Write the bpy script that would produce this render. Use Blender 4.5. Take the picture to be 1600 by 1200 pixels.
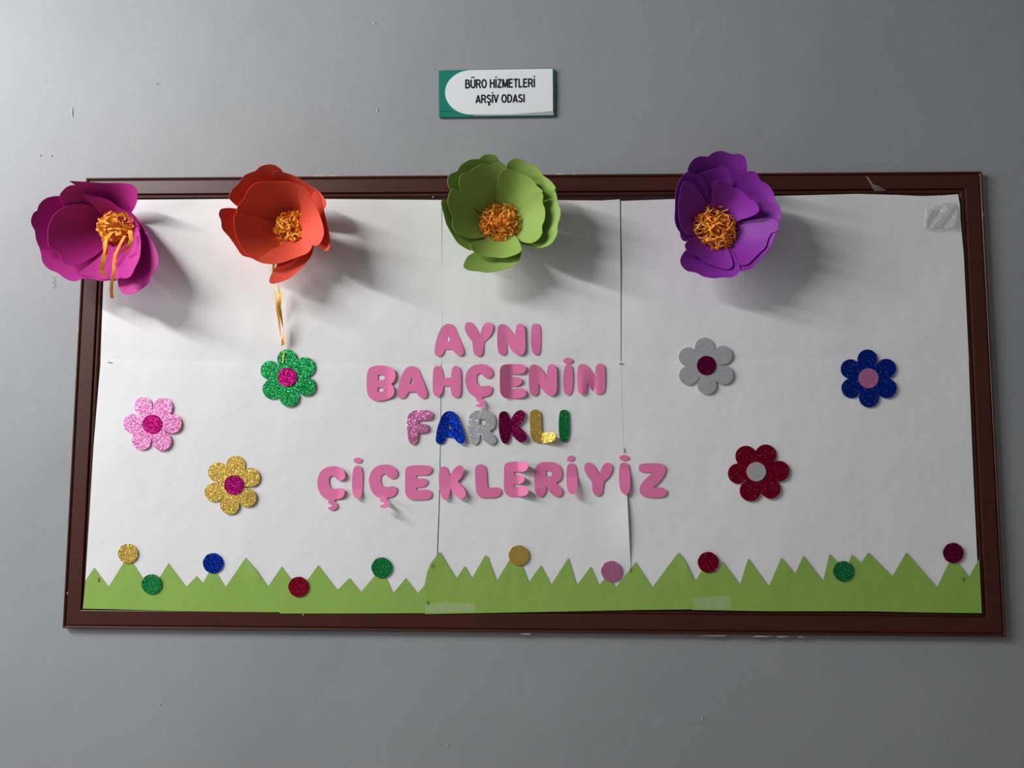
import bpy, math, random
from mathutils import Vector, Matrix
from mathutils.geometry import delaunay_2d_cdt

# ------------------------------------------------------------------ camera, light, exposure
scn = bpy.context.scene
for o in list(bpy.data.objects):
    bpy.data.objects.remove(o)
COL = scn.collection
Z0 = 1.05                      # height of the board's lower edge above the floor
FRAME_FRONT = 0.018            # front of the frame off the wall
F = 1202.0
CAMP = Vector((1.2178, -(2.0019 + FRAME_FRONT), 0.4592 + Z0))
PIT, YAW, ROL = 0.0874, 0.0279, 0.0026


def rot(d):
    cx, sx, cz, sz, cy, sy = math.cos(PIT), math.sin(PIT), math.cos(YAW), math.sin(YAW), math.cos(ROL), math.sin(ROL)
    x = cz * d[0] + sz * d[1]
    y = -sz * d[0] + cz * d[1]
    z = d[2]
    y2 = cx * y + sx * z
    z2 = -sx * y + cx * z
    return (cy * x + sy * z2, y2, -sy * x + cy * z2)


cols = [rot(e) for e in ((1, 0, 0), (0, 1, 0), (0, 0, 1))]
RI = Vector([c[0] for c in cols])
FW = Vector([c[1] for c in cols])
UP = Vector([c[2] for c in cols])
cd = bpy.data.cameras.new('camera')
cam = bpy.data.objects.new('camera', cd)
COL.objects.link(cam)
m = Matrix.Identity(4)
for i in range(3):
    m[i][0], m[i][1], m[i][2], m[i][3] = RI[i], UP[i], -FW[i], CAMP[i]
cam.matrix_world = m
cd.sensor_width = 36
cd.lens = F / 1600 * 36
cd.clip_start = 0.05
scn.camera = cam

scn.view_settings.view_transform = 'Standard'
scn.view_settings.look = 'None'
scn.view_settings.exposure = 0.0
scn.view_settings.gamma = 1.0
scn.view_settings.use_curve_mapping = False

world = bpy.data.worlds.new('world')
scn.world = world
world.use_nodes = True
bg = world.node_tree.nodes['Background']
bg.inputs[0].default_value = (0.97, 0.97, 1.0, 1)
bg.inputs[1].default_value = 0.12


def area(name, loc, target, sx, sy, power, colr):
    l = bpy.data.lights.new(name, 'AREA')
    l.shape = 'RECTANGLE'
    l.size, l.size_y = sx, sy
    l.energy = power
    l.color = colr
    o = bpy.data.objects.new(name, l)
    COL.objects.link(o)
    o.location = loc
    d = Vector(target) - Vector(loc)
    o.rotation_euler = d.to_track_quat('-Z', 'Y').to_euler()
    return o


# the long ceiling lamp to the upper left, and a soft fill added from the left, no fixture
area('corridor_lamp', (-1.7, -2.1, 3.6), (0.6, 0, 1.6), 1.9, 0.14, 122, (1.0, 0.995, 0.98))
area('left_fill', (-2.9, -1.5, 2.1), (0.6, 0, 1.6), 1.8, 1.2, 72, (0.98, 0.99, 1.0))


# ------------------------------------------------------------------ helpers
def px3(x, y, d):
    v = RI * ((x - 800) / F) + UP * ((600 - y) / F) + FW
    t = (-d - CAMP.y) / v.y
    return CAMP + v * t


def lin(c):
    c = c / 255.0
    return c / 12.92 if c <= 0.04045 else ((c + 0.055) / 1.055) ** 2.4


def rgb(r, g, b, paper=228):
    """albedo of a surface seen as r,g,b where white paper beside it is seen as `paper`"""
    k = 0.84 / lin(paper)
    return (min(.9, lin(r) * k), min(.9, lin(g) * k), min(.9, lin(b) * k), 1)


def new_mat(name):
    mt = bpy.data.materials.new(name)
    mt.use_nodes = True
    return mt, mt.node_tree.nodes, mt.node_tree.links, mt.node_tree.nodes['Principled BSDF']


def paperish(name, color, rough=0.7, var=0.05, scale=6.0, bump=0.15, bscale=900, spec=0.3, broad=0.0):
    mt, N, L, P = new_mat(name)
    tc = N.new('ShaderNodeTexCoord')
    nz = N.new('ShaderNodeTexNoise')
    nz.inputs['Scale'].default_value = scale
    nz.inputs['Detail'].default_value = 4
    L.new(tc.outputs['Object'], nz.inputs['Vector'])
    mp = N.new('ShaderNodeMapRange')
    mp.inputs[3].default_value = 1 - var
    mp.inputs[4].default_value = 1 + var
    L.new(nz.outputs[0], mp.inputs[0])
    mx = N.new('ShaderNodeVectorMath')
    mx.operation = 'SCALE'
    mx.inputs[0].default_value = color[:3]
    L.new(mp.outputs[0], mx.inputs['Scale'])
    L.new(mx.outputs[0], P.inputs['Base Color'])
    P.inputs['Roughness'].default_value = rough
    P.inputs['Specular IOR Level'].default_value = spec
    n2 = N.new('ShaderNodeTexNoise')
    n2.inputs['Scale'].default_value = bscale
    n2.inputs['Detail'].default_value = 2
    L.new(tc.outputs['Object'], n2.inputs['Vector'])
    b = N.new('ShaderNodeBump')
    b.inputs['Strength'].default_value = bump
    b.inputs['Distance'].default_value = 0.0006
    L.new(n2.outputs[0], b.inputs['Height'])
    if broad:
        n3 = N.new('ShaderNodeTexNoise')
        n3.inputs['Scale'].default_value = 7
        n3.inputs['Detail'].default_value = 3
        L.new(tc.outputs['Object'], n3.inputs['Vector'])
        b2 = N.new('ShaderNodeBump')
        b2.inputs['Strength'].default_value = 1.0
        b2.inputs['Distance'].default_value = broad
        L.new(n3.outputs[0], b2.inputs['Height'])
        L.new(b2.outputs[0], b.inputs['Normal'])
    L.new(b.outputs[0], P.inputs['Normal'])
    return mt


def glitter(name, color, bright, metal=0.75, k=0.5, thr=0.93):
    """foam sheet covered in small flakes, each flake with its own tilt and tint"""
    mt, N, L, P = new_mat(name)
    tc = N.new('ShaderNodeTexCoord')
    vo = N.new('ShaderNodeTexVoronoi')
    vo.inputs['Scale'].default_value = 620
    L.new(tc.outputs['Object'], vo.inputs['Vector'])
    sep = N.new('ShaderNodeSeparateColor')
    L.new(vo.outputs['Color'], sep.inputs[0])
    ramp = N.new('ShaderNodeValToRGB')
    e = ramp.color_ramp.elements
    e[0].position = 0.0
    e[0].color = tuple(c * 0.7 for c in color[:3]) + (1,)
    e[1].position = 0.75
    e[1].color = tuple(min(1, c * 1.25) for c in color[:3]) + (1,)
    e2 = e.new(thr)
    e2.color = tuple(min(1, c * 1.5) for c in color[:3]) + (1,)
    e3 = e.new(min(1, thr + 0.03))
    e3.color = bright  # sparkle painted into the colour of a few random flakes
    L.new(sep.outputs[0], ramp.inputs[0])
    L.new(ramp.outputs[0], P.inputs['Base Color'])
    geo = N.new('ShaderNodeNewGeometry')
    sub = N.new('ShaderNodeVectorMath')
    sub.operation = 'SUBTRACT'
    sub.inputs[1].default_value = (.5, .5, .5)
    L.new(vo.outputs['Color'], sub.inputs[0])
    sc = N.new('ShaderNodeVectorMath')
    sc.operation = 'SCALE'
    sc.inputs['Scale'].default_value = k
    L.new(sub.outputs[0], sc.inputs[0])
    ad = N.new('ShaderNodeVectorMath')
    L.new(geo.outputs['Normal'], ad.inputs[0])
    L.new(sc.outputs[0], ad.inputs[1])
    nn = N.new('ShaderNodeVectorMath')
    nn.operation = 'NORMALIZE'
    L.new(ad.outputs[0], nn.inputs[0])
    L.new(nn.outputs[0], P.inputs['Normal'])
    P.inputs['Metallic'].default_value = metal
    P.inputs['Roughness'].default_value = 0.34
    return mt


def setp(o, label=None, cat=None, group=None, kind=None):
    if label:
        o['label'] = label
    if cat:
        o['category'] = cat
    if group:
        o['group'] = group
    if kind:
        o['kind'] = kind
    return o


def empty(name, loc, label, cat, group=None):
    o = bpy.data.objects.new(name, None)
    o.empty_display_size = 0.03
    COL.objects.link(o)
    o.location = loc
    return setp(o, label, cat, group)


def mesh_obj(name, verts, faces, mat, parent=None, flat_from=None, smooth=True):
    """world-space verts; origin at the parent or at the mesh's middle"""
    org = Vector(parent.location) if parent else sum((Vector(v) for v in verts), Vector()) / len(verts)
    if parent and parent.parent:
        org = Vector(parent.location) + Vector(parent.parent.location)
    me = bpy.data.meshes.new(name)
    me.from_pydata([tuple(Vector(v) - org) for v in verts], [], faces)
    me.materials.append(mat)
    if smooth:
        n = len(faces) if flat_from is None else flat_from
        me.polygons.foreach_set('use_smooth', [i < n for i in range(len(faces))])
    me.update()
    o = bpy.data.objects.new(name, me)
    COL.objects.link(o)
    if parent:
        o.parent = parent
    else:
        o.location = org
    return o


def spline(pts, step=1.2):
    """closed smooth loop through pts; a third element marks a corner"""
    n = len(pts)
    P = [Vector(p[:2]) for p in pts]
    cor = [len(p) > 2 for p in pts]
    out = []
    for i in range(n):
        a, b = P[i], P[(i + 1) % n]
        ta = (b - a) if cor[i] else (b - P[i - 1]) * 0.5
        tb = (b - a) if cor[(i + 1) % n] else (P[(i + 2) % n] - a) * 0.5
        Ls = (b - a).length
        ta = ta.normalized() * min(ta.length, Ls * 1.1) if ta.length else ta
        tb = tb.normalized() * min(tb.length, Ls * 1.1) if tb.length else tb
        k = max(1, int(round(Ls / step)))
        for j in range(k):
            t = j / k
            t2, t3 = t * t, t * t * t
            out.append(a * (2 * t3 - 3 * t2 + 1) + ta * (t3 - 2 * t2 + t) + b * (-2 * t3 + 3 * t2) + tb * (t3 - t2))
    return out


def dense(pts, step):
    """straight-sided loop resampled"""
    P = [Vector(p[:2]) for p in pts]
    out = []
    for i in range(len(P)):
        a, b = P[i], P[(i + 1) % len(P)]
        k = max(1, int(round((b - a).length / step)))
        out += [a.lerp(b, j / k) for j in range(k)]
    return out


def inside(x, y, loops):
    c = False
    for lp in loops:
        n = len(lp)
        j = n - 1
        for i in range(n):
            xi, yi = lp[i]
            xj, yj = lp[j]
            if (yi > y) != (yj > y) and x < (xj - xi) * (y - yi) / (yj - yi) + xi:
                c = not c
            j = i
    return c


def sheet(name, loops, dfn, thick, mat, parent=None, step=4.0, outward=1):
    """a cut sheet: outline loops in the photograph, dfn its distance off the wall, real thickness"""
    V, Ed = [], []
    for lp in loops:
        s = len(V)
        V += [Vector(p) for p in lp]
        Ed += [(s + i, s + (i + 1) % len(lp)) for i in range(len(lp))]
    LT = [[(p[0], p[1]) for p in lp] for lp in loops]
    x0, x1 = min(v.x for v in V), max(v.x for v in V)
    y0, y1 = min(v.y for v in V), max(v.y for v in V)
    rim = list(V)
    nx, ny = int((x1 - x0) / step), int((y1 - y0) / step)
    cell = {}
    for v in rim:
        cell.setdefault((int(v.x // step), int(v.y // step)), []).append(v)
    for i in range(1, nx + 1):
        for j in range(1, ny + 1):
            x, y = x0 + i * step + (0.13 * step if j % 2 else 0), y0 + j * step
            if not inside(x, y, LT):
                continue
            q = Vector((x, y))
            cx, cy = int(x // step), int(y // step)
            near = False
            for a in (-1, 0, 1):
                for b in (-1, 0, 1):
                    for r in cell.get((cx + a, cy + b), ()):
                        if (r - q).length < step * 0.45:
                            near = True
            if not near:
                V.append(q)
    res = delaunay_2d_cdt(V, Ed, [], 0, 1e-5)
    vs, tris = res[0], []
    for t in res[2]:
        c = (vs[t[0]] + vs[t[1]] + vs[t[2]]) / 3
        e = [(vs[t[k]] - vs[t[k - 1]]).length for k in range(3)]
        ar = abs((vs[t[1]] - vs[t[0]]).cross(vs[t[2]] - vs[t[0]]))
        if inside(c.x, c.y, LT) and ar > 0.03 * max(e) ** 2:
            tris.append(t)
    used = sorted({i for t in tris for i in t})
    rm = {k: i for i, k in enumerate(used)}
    tris = [tuple(rm[i] for i in t) for t in tris]
    P3 = [px3(vs[k].x, vs[k].y, dfn(vs[k].x, vs[k].y)) for k in used]
    nrm = [Vector() for _ in P3]
    T2 = []
    for t in tris:
        n = (P3[t[1]] - P3[t[0]]).cross(P3[t[2]] - P3[t[0]])
        if n.dot(CAMP - P3[t[0]]) < 0:
            t = (t[0], t[2], t[1])
            n = -n
        T2.append(t)
        for i in t:
            nrm[i] += n
    n0 = len(P3)
    back = [p - (n.normalized() if n.length else Vector((0, -1, 0))) * thick for p, n in zip(P3, nrm)]
    faces = list(T2) + [tuple(i + n0 for i in reversed(t)) for t in T2]
    cnt = {}
    for t in T2:
        for k in range(3):
            e = (t[k], t[(k + 1) % 3])
            cnt[e] = 1
    ff = len(faces)
    allv = P3 + back
    for (a, b) in cnt:                      # cut edge: its own vertices, so the faces keep a crisp rim
        if (b, a) not in cnt:
            k = len(allv)
            allv += [P3[b], P3[a], back[a], back[b]]
            faces.append((k, k + 1, k + 2, k + 3))
    return mesh_obj(name, allv, faces, mat, parent, flat_from=ff)


def box(verts, faces, x0, x1, y0, y1, z0, z1):
    s = len(verts)
    verts += [Vector((x, y, z)) for z in (z0, z1) for y in (y0, y1) for x in (x0, x1)]
    faces += [tuple(s + i for i in f) for f in ((0, 2, 3, 1), (4, 5, 7, 6), (0, 1, 5, 4), (2, 6, 7, 3), (0, 4, 6, 2), (1, 3, 7, 5))]


# ------------------------------------------------------------------ wall and floor
def wall_material():
    mt, N, L, P = new_mat('grey_wall_paint')
    tc = N.new('ShaderNodeTexCoord')
    a = N.new('ShaderNodeTexNoise')
    a.inputs['Scale'].default_value = 1.7
    a.inputs['Detail'].default_value = 6
    L.new(tc.outputs['Object'], a.inputs['Vector'])
    r = N.new('ShaderNodeValToRGB')
    r.color_ramp.elements[0].position = 0.3
    r.color_ramp.elements[0].color = (0.292, 0.298, 0.308, 1)
    r.color_ramp.elements[1].position = 0.7
    r.color_ramp.elements[1].color = (0.324, 0.330, 0.340, 1)
    L.new(a.outputs[0], r.inputs[0])
    L.new(r.outputs[0], P.inputs['Base Color'])
    P.inputs['Roughness'].default_value = 0.55
    P.inputs['Specular IOR Level'].default_value = 0.35
    b1 = N.new('ShaderNodeTexNoise')
    b1.inputs['Scale'].default_value = 160
    b1.inputs['Detail'].default_value = 4
    L.new(tc.outputs['Object'], b1.inputs['Vector'])
    u = N.new('ShaderNodeBump')
    u.inputs['Strength'].default_value = 0.22
    u.inputs['Distance'].default_value = 0.0012
    L.new(b1.outputs[0], u.inputs['Height'])
    b2 = N.new('ShaderNodeTexNoise')
    b2.inputs['Scale'].default_value = 5
    b2.inputs['Detail'].default_value = 3
    L.new(tc.outputs['Object'], b2.inputs['Vector'])
    u2 = N.new('ShaderNodeBump')
    u2.inputs['Strength'].default_value = 0.5
    u2.inputs['Distance'].default_value = 0.006
    L.new(b2.outputs[0], u2.inputs['Height'])
    L.new(u2.outputs[0], u.inputs['Normal'])
    L.new(u.outputs[0], P.inputs['Normal'])
    return mt


M_WALL = wall_material()
v, f = [], []
box(v, f, -3.5, 6.0, 0.0, 0.15, 0.0, 3.8)
setp(mesh_obj('wall_back', v, f, M_WALL, smooth=False), kind='structure', label='grey painted wall behind the notice board')
v, f = [], []
box(v, f, -3.5, 6.0, -4.0, 0.0, -0.05, 0.0)
setp(mesh_obj('floor', v, f, paperish('floor_vinyl', (0.3, 0.29, 0.27, 1), bump=0.0), smooth=False), kind='structure')

# small nicks and blobs of old filler on the paint
M_FILL = paperish('wall_filler', (0.36, 0.37, 0.375, 1), 0.6)
wallo = bpy.data.objects['wall_back']
random.seed(5)


def blob(name, x, y, rx, ry, d, h, mat, parent=None, ang=0.0, seg=12):
    """low rounded lump lying on the surface at distance d"""
    vs, fs = [px3(x, y, d + h)], []
    ph = random.uniform(0, 6)
    for ring, (q, hh) in enumerate(((0.55, 0.75), (1.0, 0.0))):
        for i in range(seg):
            t = 2 * math.pi * i / seg
            w = 1 + 0.22 * math.sin(3 * t + ph) + 0.12 * math.sin(5 * t + 2 * ph)
            a, b = q * w * rx * math.cos(t), q * w * ry * math.sin(t)
            vs.append(px3(x + a * math.cos(ang) - b * math.sin(ang), y + a * math.sin(ang) + b * math.cos(ang), d + h * hh))
    for i in range(seg):
        j = (i + 1) % seg
        fs.append((0, 1 + j, 1 + i))
        fs.append((1 + i, 1 + j, 1 + seg + j, 1 + seg + i))
    return mesh_obj(name, vs, fs, mat, parent)


def wall_blob(x, y, rx, ry, ang, h=0.0018):
    o = blob('filler_spot', x, y, rx, ry, 0.0, h, M_FILL, None, ang)
    o.parent = wallo
    o.location = o.location - wallo.location


for a in ((80, 243, 3.5, 2, .5), (63, 243, 1.6, 1.6, 0), (585, 36, 4, 2, .8), (590, 172, 1.8, 3, 0.1), (113, 175, 1.5, 9, 0), (245, 130, 4, 1.5, 0), (250, 1101, 2, 1.5, 0), (700, 1164, 2, 1.5, 0), (1098, 1123, 1.5, 2.5, 0)):
    wall_blob(*a)

# ------------------------------------------------------------------ the notice board
def frame_material():
    mt, N, L, P = new_mat('brown_frame_paint')
    tc = N.new('ShaderNodeTexCoord')
    mp = N.new('ShaderNodeMapping')
    mp.inputs['Scale'].default_value = (3, 40, 14)
    L.new(tc.outputs['Object'], mp.inputs['Vector'])
    a = N.new('ShaderNodeTexNoise')
    a.inputs['Scale'].default_value = 3
    a.inputs['Detail'].default_value = 5
    L.new(mp.outputs[0], a.inputs['Vector'])
    r = N.new('ShaderNodeValToRGB')
    r.color_ramp.elements[0].position = 0.25
    r.color_ramp.elements[0].color = (0.050, 0.0105, 0.0055, 1)
    r.color_ramp.elements[1].position = 0.8
    r.color_ramp.elements[1].color = (0.068, 0.0150, 0.0080, 1)
    L.new(a.outputs[0], r.inputs[0])
    L.new(r.outputs[0], P.inputs['Base Color'])
    P.inputs['Roughness'].default_value = 0.40
    P.inputs['Specular IOR Level'].default_value = 0.42
    b = N.new('ShaderNodeBump')
    b.inputs['Strength'].default_value = 0.12
    b.inputs['Distance'].default_value = 0.001
    L.new(a.outputs[0], b.inputs['Height'])
    L.new(b.outputs[0], P.inputs['Normal'])
    return mt


M_FRAME = frame_material()
BW, BH = 2.4, 1.1983
board = empty('notice_board', (0, 0, Z0), 'wide brown wooden framed notice board covered in white paper on the grey wall', 'notice board')
PROF = [(0, 0), (0, .0135), (.0012, .0165), (.0035, .018), (.0058, .0172), (.0074, .0152), (.0080, .0135), (.0098, .0135), (.0104, .0170), (.0116, .018),
        (.0455, .018), (.0470, .0172), (.0480, .0120), (.0495, .0120), (.0503, .0140), (.0525, .0148), (.0555, .0145), (.0585, .0128), (.0600, .010), (.0600, 0)]


def rail(side):
    cs = {'bottom': ((0, 0), (BW, 0), (0, 1)), 'right': ((BW, 0), (BW, BH), (-1, 0)),
          'top': ((BW, BH), (0, BH), (0, -1)), 'left': ((0, BH), (0, 0), (1, 0))}[side]
    (ax, az), (bx, bz), (ix, iz) = cs
    dx, dz = (bx - ax), (bz - az)
    Ln = math.hypot(dx, dz)
    dx, dz = dx / Ln, dz / Ln
    vs, fs = [], []
    e = 0.00025
    for (u, h) in PROF:
        for s in (0, 1):
            if s == 0:
                x, z = ax + dx * (u + e) + ix * u, az + dz * (u + e) + iz * u
            else:
                x, z = bx - dx * (u + e) + ix * u, bz - dz * (u + e) + iz * u
            vs.append(Vector((x, -h, z + Z0)))
    n = len(PROF)
    for i in range(n - 1):
        fs.append((2 * i, 2 * i + 1, 2 * i + 3, 2 * i + 2))
    fs.append(tuple(2 * i for i in range(n)))
    fs.append(tuple(2 * i + 1 for i in reversed(range(n))))
    return mesh_obj('frame_rail', vs, fs, M_FRAME, board, smooth=False)


for s in ('bottom', 'right', 'top', 'left'):
    rail(s)
v, f = [], []
box(v, f, 0.0602, BW - 0.0602, -0.0118, -0.001, Z0 + 0.0602, Z0 + BH - 0.0602)
mesh_obj('backing_panel', v, f, paperish('dark_felt', (0.035, 0.012, 0.012, 1), 0.9), board, smooth=False)
# chipped filler along the outer edges of the frame
M_CHIP = paperish('white_chip', (0.55, 0.53, 0.50, 1), 0.8)
for (x, y, rx, ry, d) in ((822, 990.5, 9, 1.2, .012), (1118, 993.5, 20, .8, .012), (1190, 994.5, 14, 1.0, .012), (1222, 995, 9, .9, .012), (1252, 995.3, 5, .7, .012),
                          (500, 275.4, 10, 1.1, .012), (522, 274.8, 7, .9, .012), (876, 272.5, 8, .9, .012), (900, 271.8, 5, .7, .012), (1368, 270.0, 4, .6, .012),
                          (122.5, 515, 1.2, 4, .013), (474, 960.5, 1.2, 1.2, .018), (677, 308.0, 1.2, 1.2, .0142), (105.5, 927, .7, 2.2, .018), (1535.5, 335, .6, 9, .0165)):
    blob('paint_chip', x, y, rx, ry, d, 0.0012, M_CHIP, board)

# torn scrap of clear tape on the top rail
def clear_material(name, alpha_c=0.75, rough=0.12, tint=(0.9, 0.9, 0.9, 1)):
    mt, N, L, P = new_mat(name)
    P.inputs['Base Color'].default_value = tint
    P.inputs['Roughness'].default_value = rough
    P.inputs['Specular IOR Level'].default_value = 0.8
    P.inputs['IOR'].default_value = 1.5
    tc = N.new('ShaderNodeTexCoord')
    n = N.new('ShaderNodeTexNoise')
    n.inputs['Scale'].default_value = 60
    L.new(tc.outputs['Object'], n.inputs['Vector'])
    b = N.new('ShaderNodeBump')
    b.inputs['Strength'].default_value = 0.6
    b.inputs['Distance'].default_value = 0.003
    L.new(n.outputs[0], b.inputs['Height'])
    L.new(b.outputs[0], P.inputs['Normal'])
    P.inputs['Alpha'].default_value = 1 - alpha_c
    return mt


M_CLEAR = clear_material('clear_plastic', 0.80, 0.1, (.62, .62, .60, 1))
M_TAPE = clear_material('clear_tape', 0.91, 0.25)
lp = dense([(1352, 275), (1358, 278), (1364, 288), (1372, 290), (1384, 297), (1378, 298.5), (1366, 298), (1361, 289)], 2)
setp(sheet('tape_scrap', [lp], lambda x, y: 0.0185 + 0.004 * max(0, math.sin((x - 1352) / 10)) * (1 if y > 286 else .2), 0.0002, M_TAPE, step=3),
     'small torn scrap of clear tape on the top rail of the brown frame', 'tape')

# ------------------------------------------------------------------ paper sheets on the board
def wave(x, y):
    return (0.0007 * (1 + math.sin(x / 83.0 + 0.7 * math.sin(y / 61.0))) + 0.0005 * (1 + math.sin(y / 57.0 + x / 210.0 + 1.3))
            + 0.00025 * (1 + math.sin(x / 23.0 + y / 37.0)))


def seam_y(x):
    if x < 690:
        return 563.3 + (x - 157) / 530 * 7.6
    return 571 - (x - 690) / 280 * 6.5 if x < 970 else 563 + (x - 971) / 540 * .5


def UPL(x, y):      # the upper sheets sink towards the seam
    t = max(0, min(1, (seam_y(x) - y) / 34))
    return 0.0022 * t * t * (3 - 2 * t) if y > 520 else 0.0022


def LWL(x, y):      # the lower sheets roll back at their top edge
    t = max(0, min(1, (y - seam_y(x)) / 5.0))
    c = 0.0003 * (math.sin((y - 683) / 5.0) if abs(y - 683) < 15.7 else 0)
    return 0.0007 * math.sin(t * math.pi / 2) + c


BASE = 0.0152
M_PAPER = paperish('white_paper', (0.80, 0.80, 0.81, 1), 0.6, var=0.012, scale=3, bump=0.06, bscale=700, spec=0.3, broad=0.0032)


def pd(layer, lift=None):
    def g(x, y):
        d = BASE + wave(x, y) + layer
        if lift:
            d += lift(x, y)
        return d
    return g


def bump1(t, a, b):
    return 0 if t <= a or t >= b else math.sin(math.pi * (t - a) / (b - a)) ** 2


TL = [(163, 312.5), (350, 311), (520, 311), (690, 312.5), (690, 570), (600, 573), (400, 569), (157, 565), (158.5, 520), (161.5, 440), (162.5, 370)]
TM = [(691, 312.5), (800, 312), (900, 313), (940, 313.3), (968.6, 311.5), (970, 440), (970, 569), (800, 572), (690.5, 574), (690, 440)]
TR = [(970.3, 314), (1055, 311), (1200, 306.5), (1340, 303), (1400, 304.5), (1440, 306.5), (1470, 305.5), (1497, 303.5), (1500, 322), (1501, 345), (1506, 400), (1514, 566), (1200, 567), (971, 567), (971.5, 440)]
BL = [(157.5, 563), (400, 566.5), (600, 571), (689, 570.5), (688, 680), (686, 780), (683, 862), (682, 951), (400, 953), (131.5, 948), (133.5, 905), (140, 800), (146, 700), (152.5, 620)]
BM = [(690, 571), (800, 568.3), (970, 564.5), (972, 640), (975, 708), (980, 775), (985.5, 885), (988, 950), (800, 953), (683.5, 955), (684.5, 862), (687.3, 780), (689, 680)]
BR = [(970.5, 563.5), (1125, 562), (1300, 562.5), (1513.5, 563.5), (1519, 700), (1523.5, 800), (1527, 875), (1532, 954), (1250, 952), (987, 949), (984.5, 885), (979, 775), (974, 708), (971.5, 640)]
SH = [
    (TL, 0.0, lambda x, y: UPL(x, y), 'left white paper sheet of the upper row, behind the orange flower'),
    (TM, 0.0004, lambda x, y: 0.003 * bump1(y, 330, 470) * max(0, (x - 940) / 30) + UPL(x, y), 'narrow middle white paper sheet of the upper row, behind the green flower'),
    (TR, 0.0, lambda x, y: 0.002 * max(0, (x - 1470) / 30) * max(0, (345 - y) / 40) + UPL(x, y) if y < 345 else UPL(x, y), 'right white paper sheet of the upper row, behind the purple flower'),
    (BL, 0.0006, lambda x, y: LWL(x, y), 'left white paper sheet of the lower row, under the green paper grass'),
    (BM, 0.0009, lambda x, y: LWL(x, y) + 0.0065 * bump1(y, 720, 905) * max(0, (x - 930) / 50) ** 2, 'middle white paper sheet of the lower row, with its right edge curling forward'),
    (BR, 0.0006, lambda x, y: LWL(x, y), 'right white paper sheet of the lower row, under the blue and red glitter flowers'),
]
for pts, layer, lift, lab in SH:
    setp(sheet('paper_sheet', [dense(pts, 9)], pd(layer, lift), 0.0003, M_PAPER, step=11), lab, 'paper', 'white paper sheets on the board')

# ------------------------------------------------------------------ paper grass
M_GRASS = paperish('green_card', rgb(136, 172, 78, 228), 0.65, var=0.04, scale=5, bump=0.06, bscale=500, broad=0.004)
GA = [(133.5, 907), (147, 887), (169.5, 917), (200, 868), (236, 924), (263, 880), (291, 917), (307, 900), (317, 911), (332, 884), (352, 917.5), (384, 871), (419, 916), (440, 885), (452, 902),
      (452, 956), (437, 956.5), (280, 955), (180, 952), (129.5, 951)]
GB = [(440, 885.4), (468, 923), (497, 883), (527, 922), (546, 903), (564, 925), (596, 887), (614, 927), (634, 903), (652, 927), (668, 910), (668, 958), (560, 958.5), (437, 958.5), (438, 930)]
GC = [(664, 959.5), (663.7, 912), (667, 895), (672, 882), (679, 872), (687, 862), (713, 904), (726, 884), (737, 904), (758, 867.5), (762, 870), (776, 908), (806, 858), (826, 910), (845, 883), (861, 914), (888, 871.5),
      (901, 914.5), (923, 885), (936, 915), (950, 897), (962, 918), (993, 878), (1019, 918), (1060, 863), (1067, 871), (1086, 908), (1090, 918), (1090, 952), (1000, 953), (900, 955), (800, 957)]
GD = [(1081, 953), (1079, 938), (1082, 934), (1082, 914), (1086, 908), (1104, 880), (1119, 895), (1129, 877), (1156, 914), (1169, 872), (1201, 917), (1221, 871), (1242, 897), (1255, 868), (1286, 908.5), (1296, 865),
      (1321, 893), (1331, 866), (1345, 880), (1357, 863), (1394, 901), (1416, 863), (1464, 918), (1488, 868), (1514, 902), (1530, 873), (1532, 915), (1534, 958), (1450, 957), (1350, 955), (1200, 955)]
for pts, layer, lift, lab in (
        (GA, 0.0024, lambda x, y: 0.003 * bump1(x, 386, 418) * max(0, (930 - y) / 50), 'green paper grass strip at the far left end of the board, below the yellow disc'),
        (GB, 0.0027, None, 'green paper grass strip left of the middle, with low spikes under the green disc'),
        (GC, 0.0033, lambda x, y: 0.003 * max(0, (700 - x) / 36) * max(0, (905 - y) / 40) if x < 700 and y < 905 else 0.002 * bump1(x, 1062, 1090) * max(0, (930 - y) / 50), 'green paper grass strip in the middle, with narrow tall spikes under the gold disc'),
        (GD, 0.0038, None, 'green paper grass strip at the right, running to the right end of the board')):
    setp(sheet('paper_grass', [dense(pts, 6)], pd(layer, lift), 0.0003, M_GRASS, step=8), lab, 'paper grass', 'green paper grass strips')

# ------------------------------------------------------------------ staples
M_STAPLE, N_, L_, P_ = new_mat('staple_steel')
P_.inputs['Base Color'].default_value = (0.16, 0.16, 0.17, 1)
P_.inputs['Metallic'].default_value = 0.8
P_.inputs['Roughness'].default_value = 0.4


def staple(x, y, ang, d, lab, ln=3.4):
    c, s = math.cos(ang), math.sin(ang)
    vs, fs = [], []
    w, h = 0.42, 0.0009

    def ring(t, dd, ww=w):
        for (q, e) in ((-ww, 0), (ww, 0), (ww, h), (-ww, h)):
            vs.append(px3(x + t * c - q * s, y + t * s + q * c, dd + e))
    d0 = d - 0.0015
    for t, dd in ((-ln, d0), (-ln, d), (-ln * .9, d + 0.0006), (ln * .9, d + 0.0006), (ln, d), (ln, d0)):
        ring(t, dd)
    for i in range(5):
        for k in range(4):
            a, b = 4 * i + k, 4 * i + (k + 1) % 4
            fs.append((a, b, b + 4, a + 4))
    fs += [(3, 2, 1, 0), (20, 21, 22, 23)]
    o = mesh_obj('staple', vs, fs, M_STAPLE, smooth=False)
    setp(o, lab, 'staple', 'staples in the board')


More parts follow.
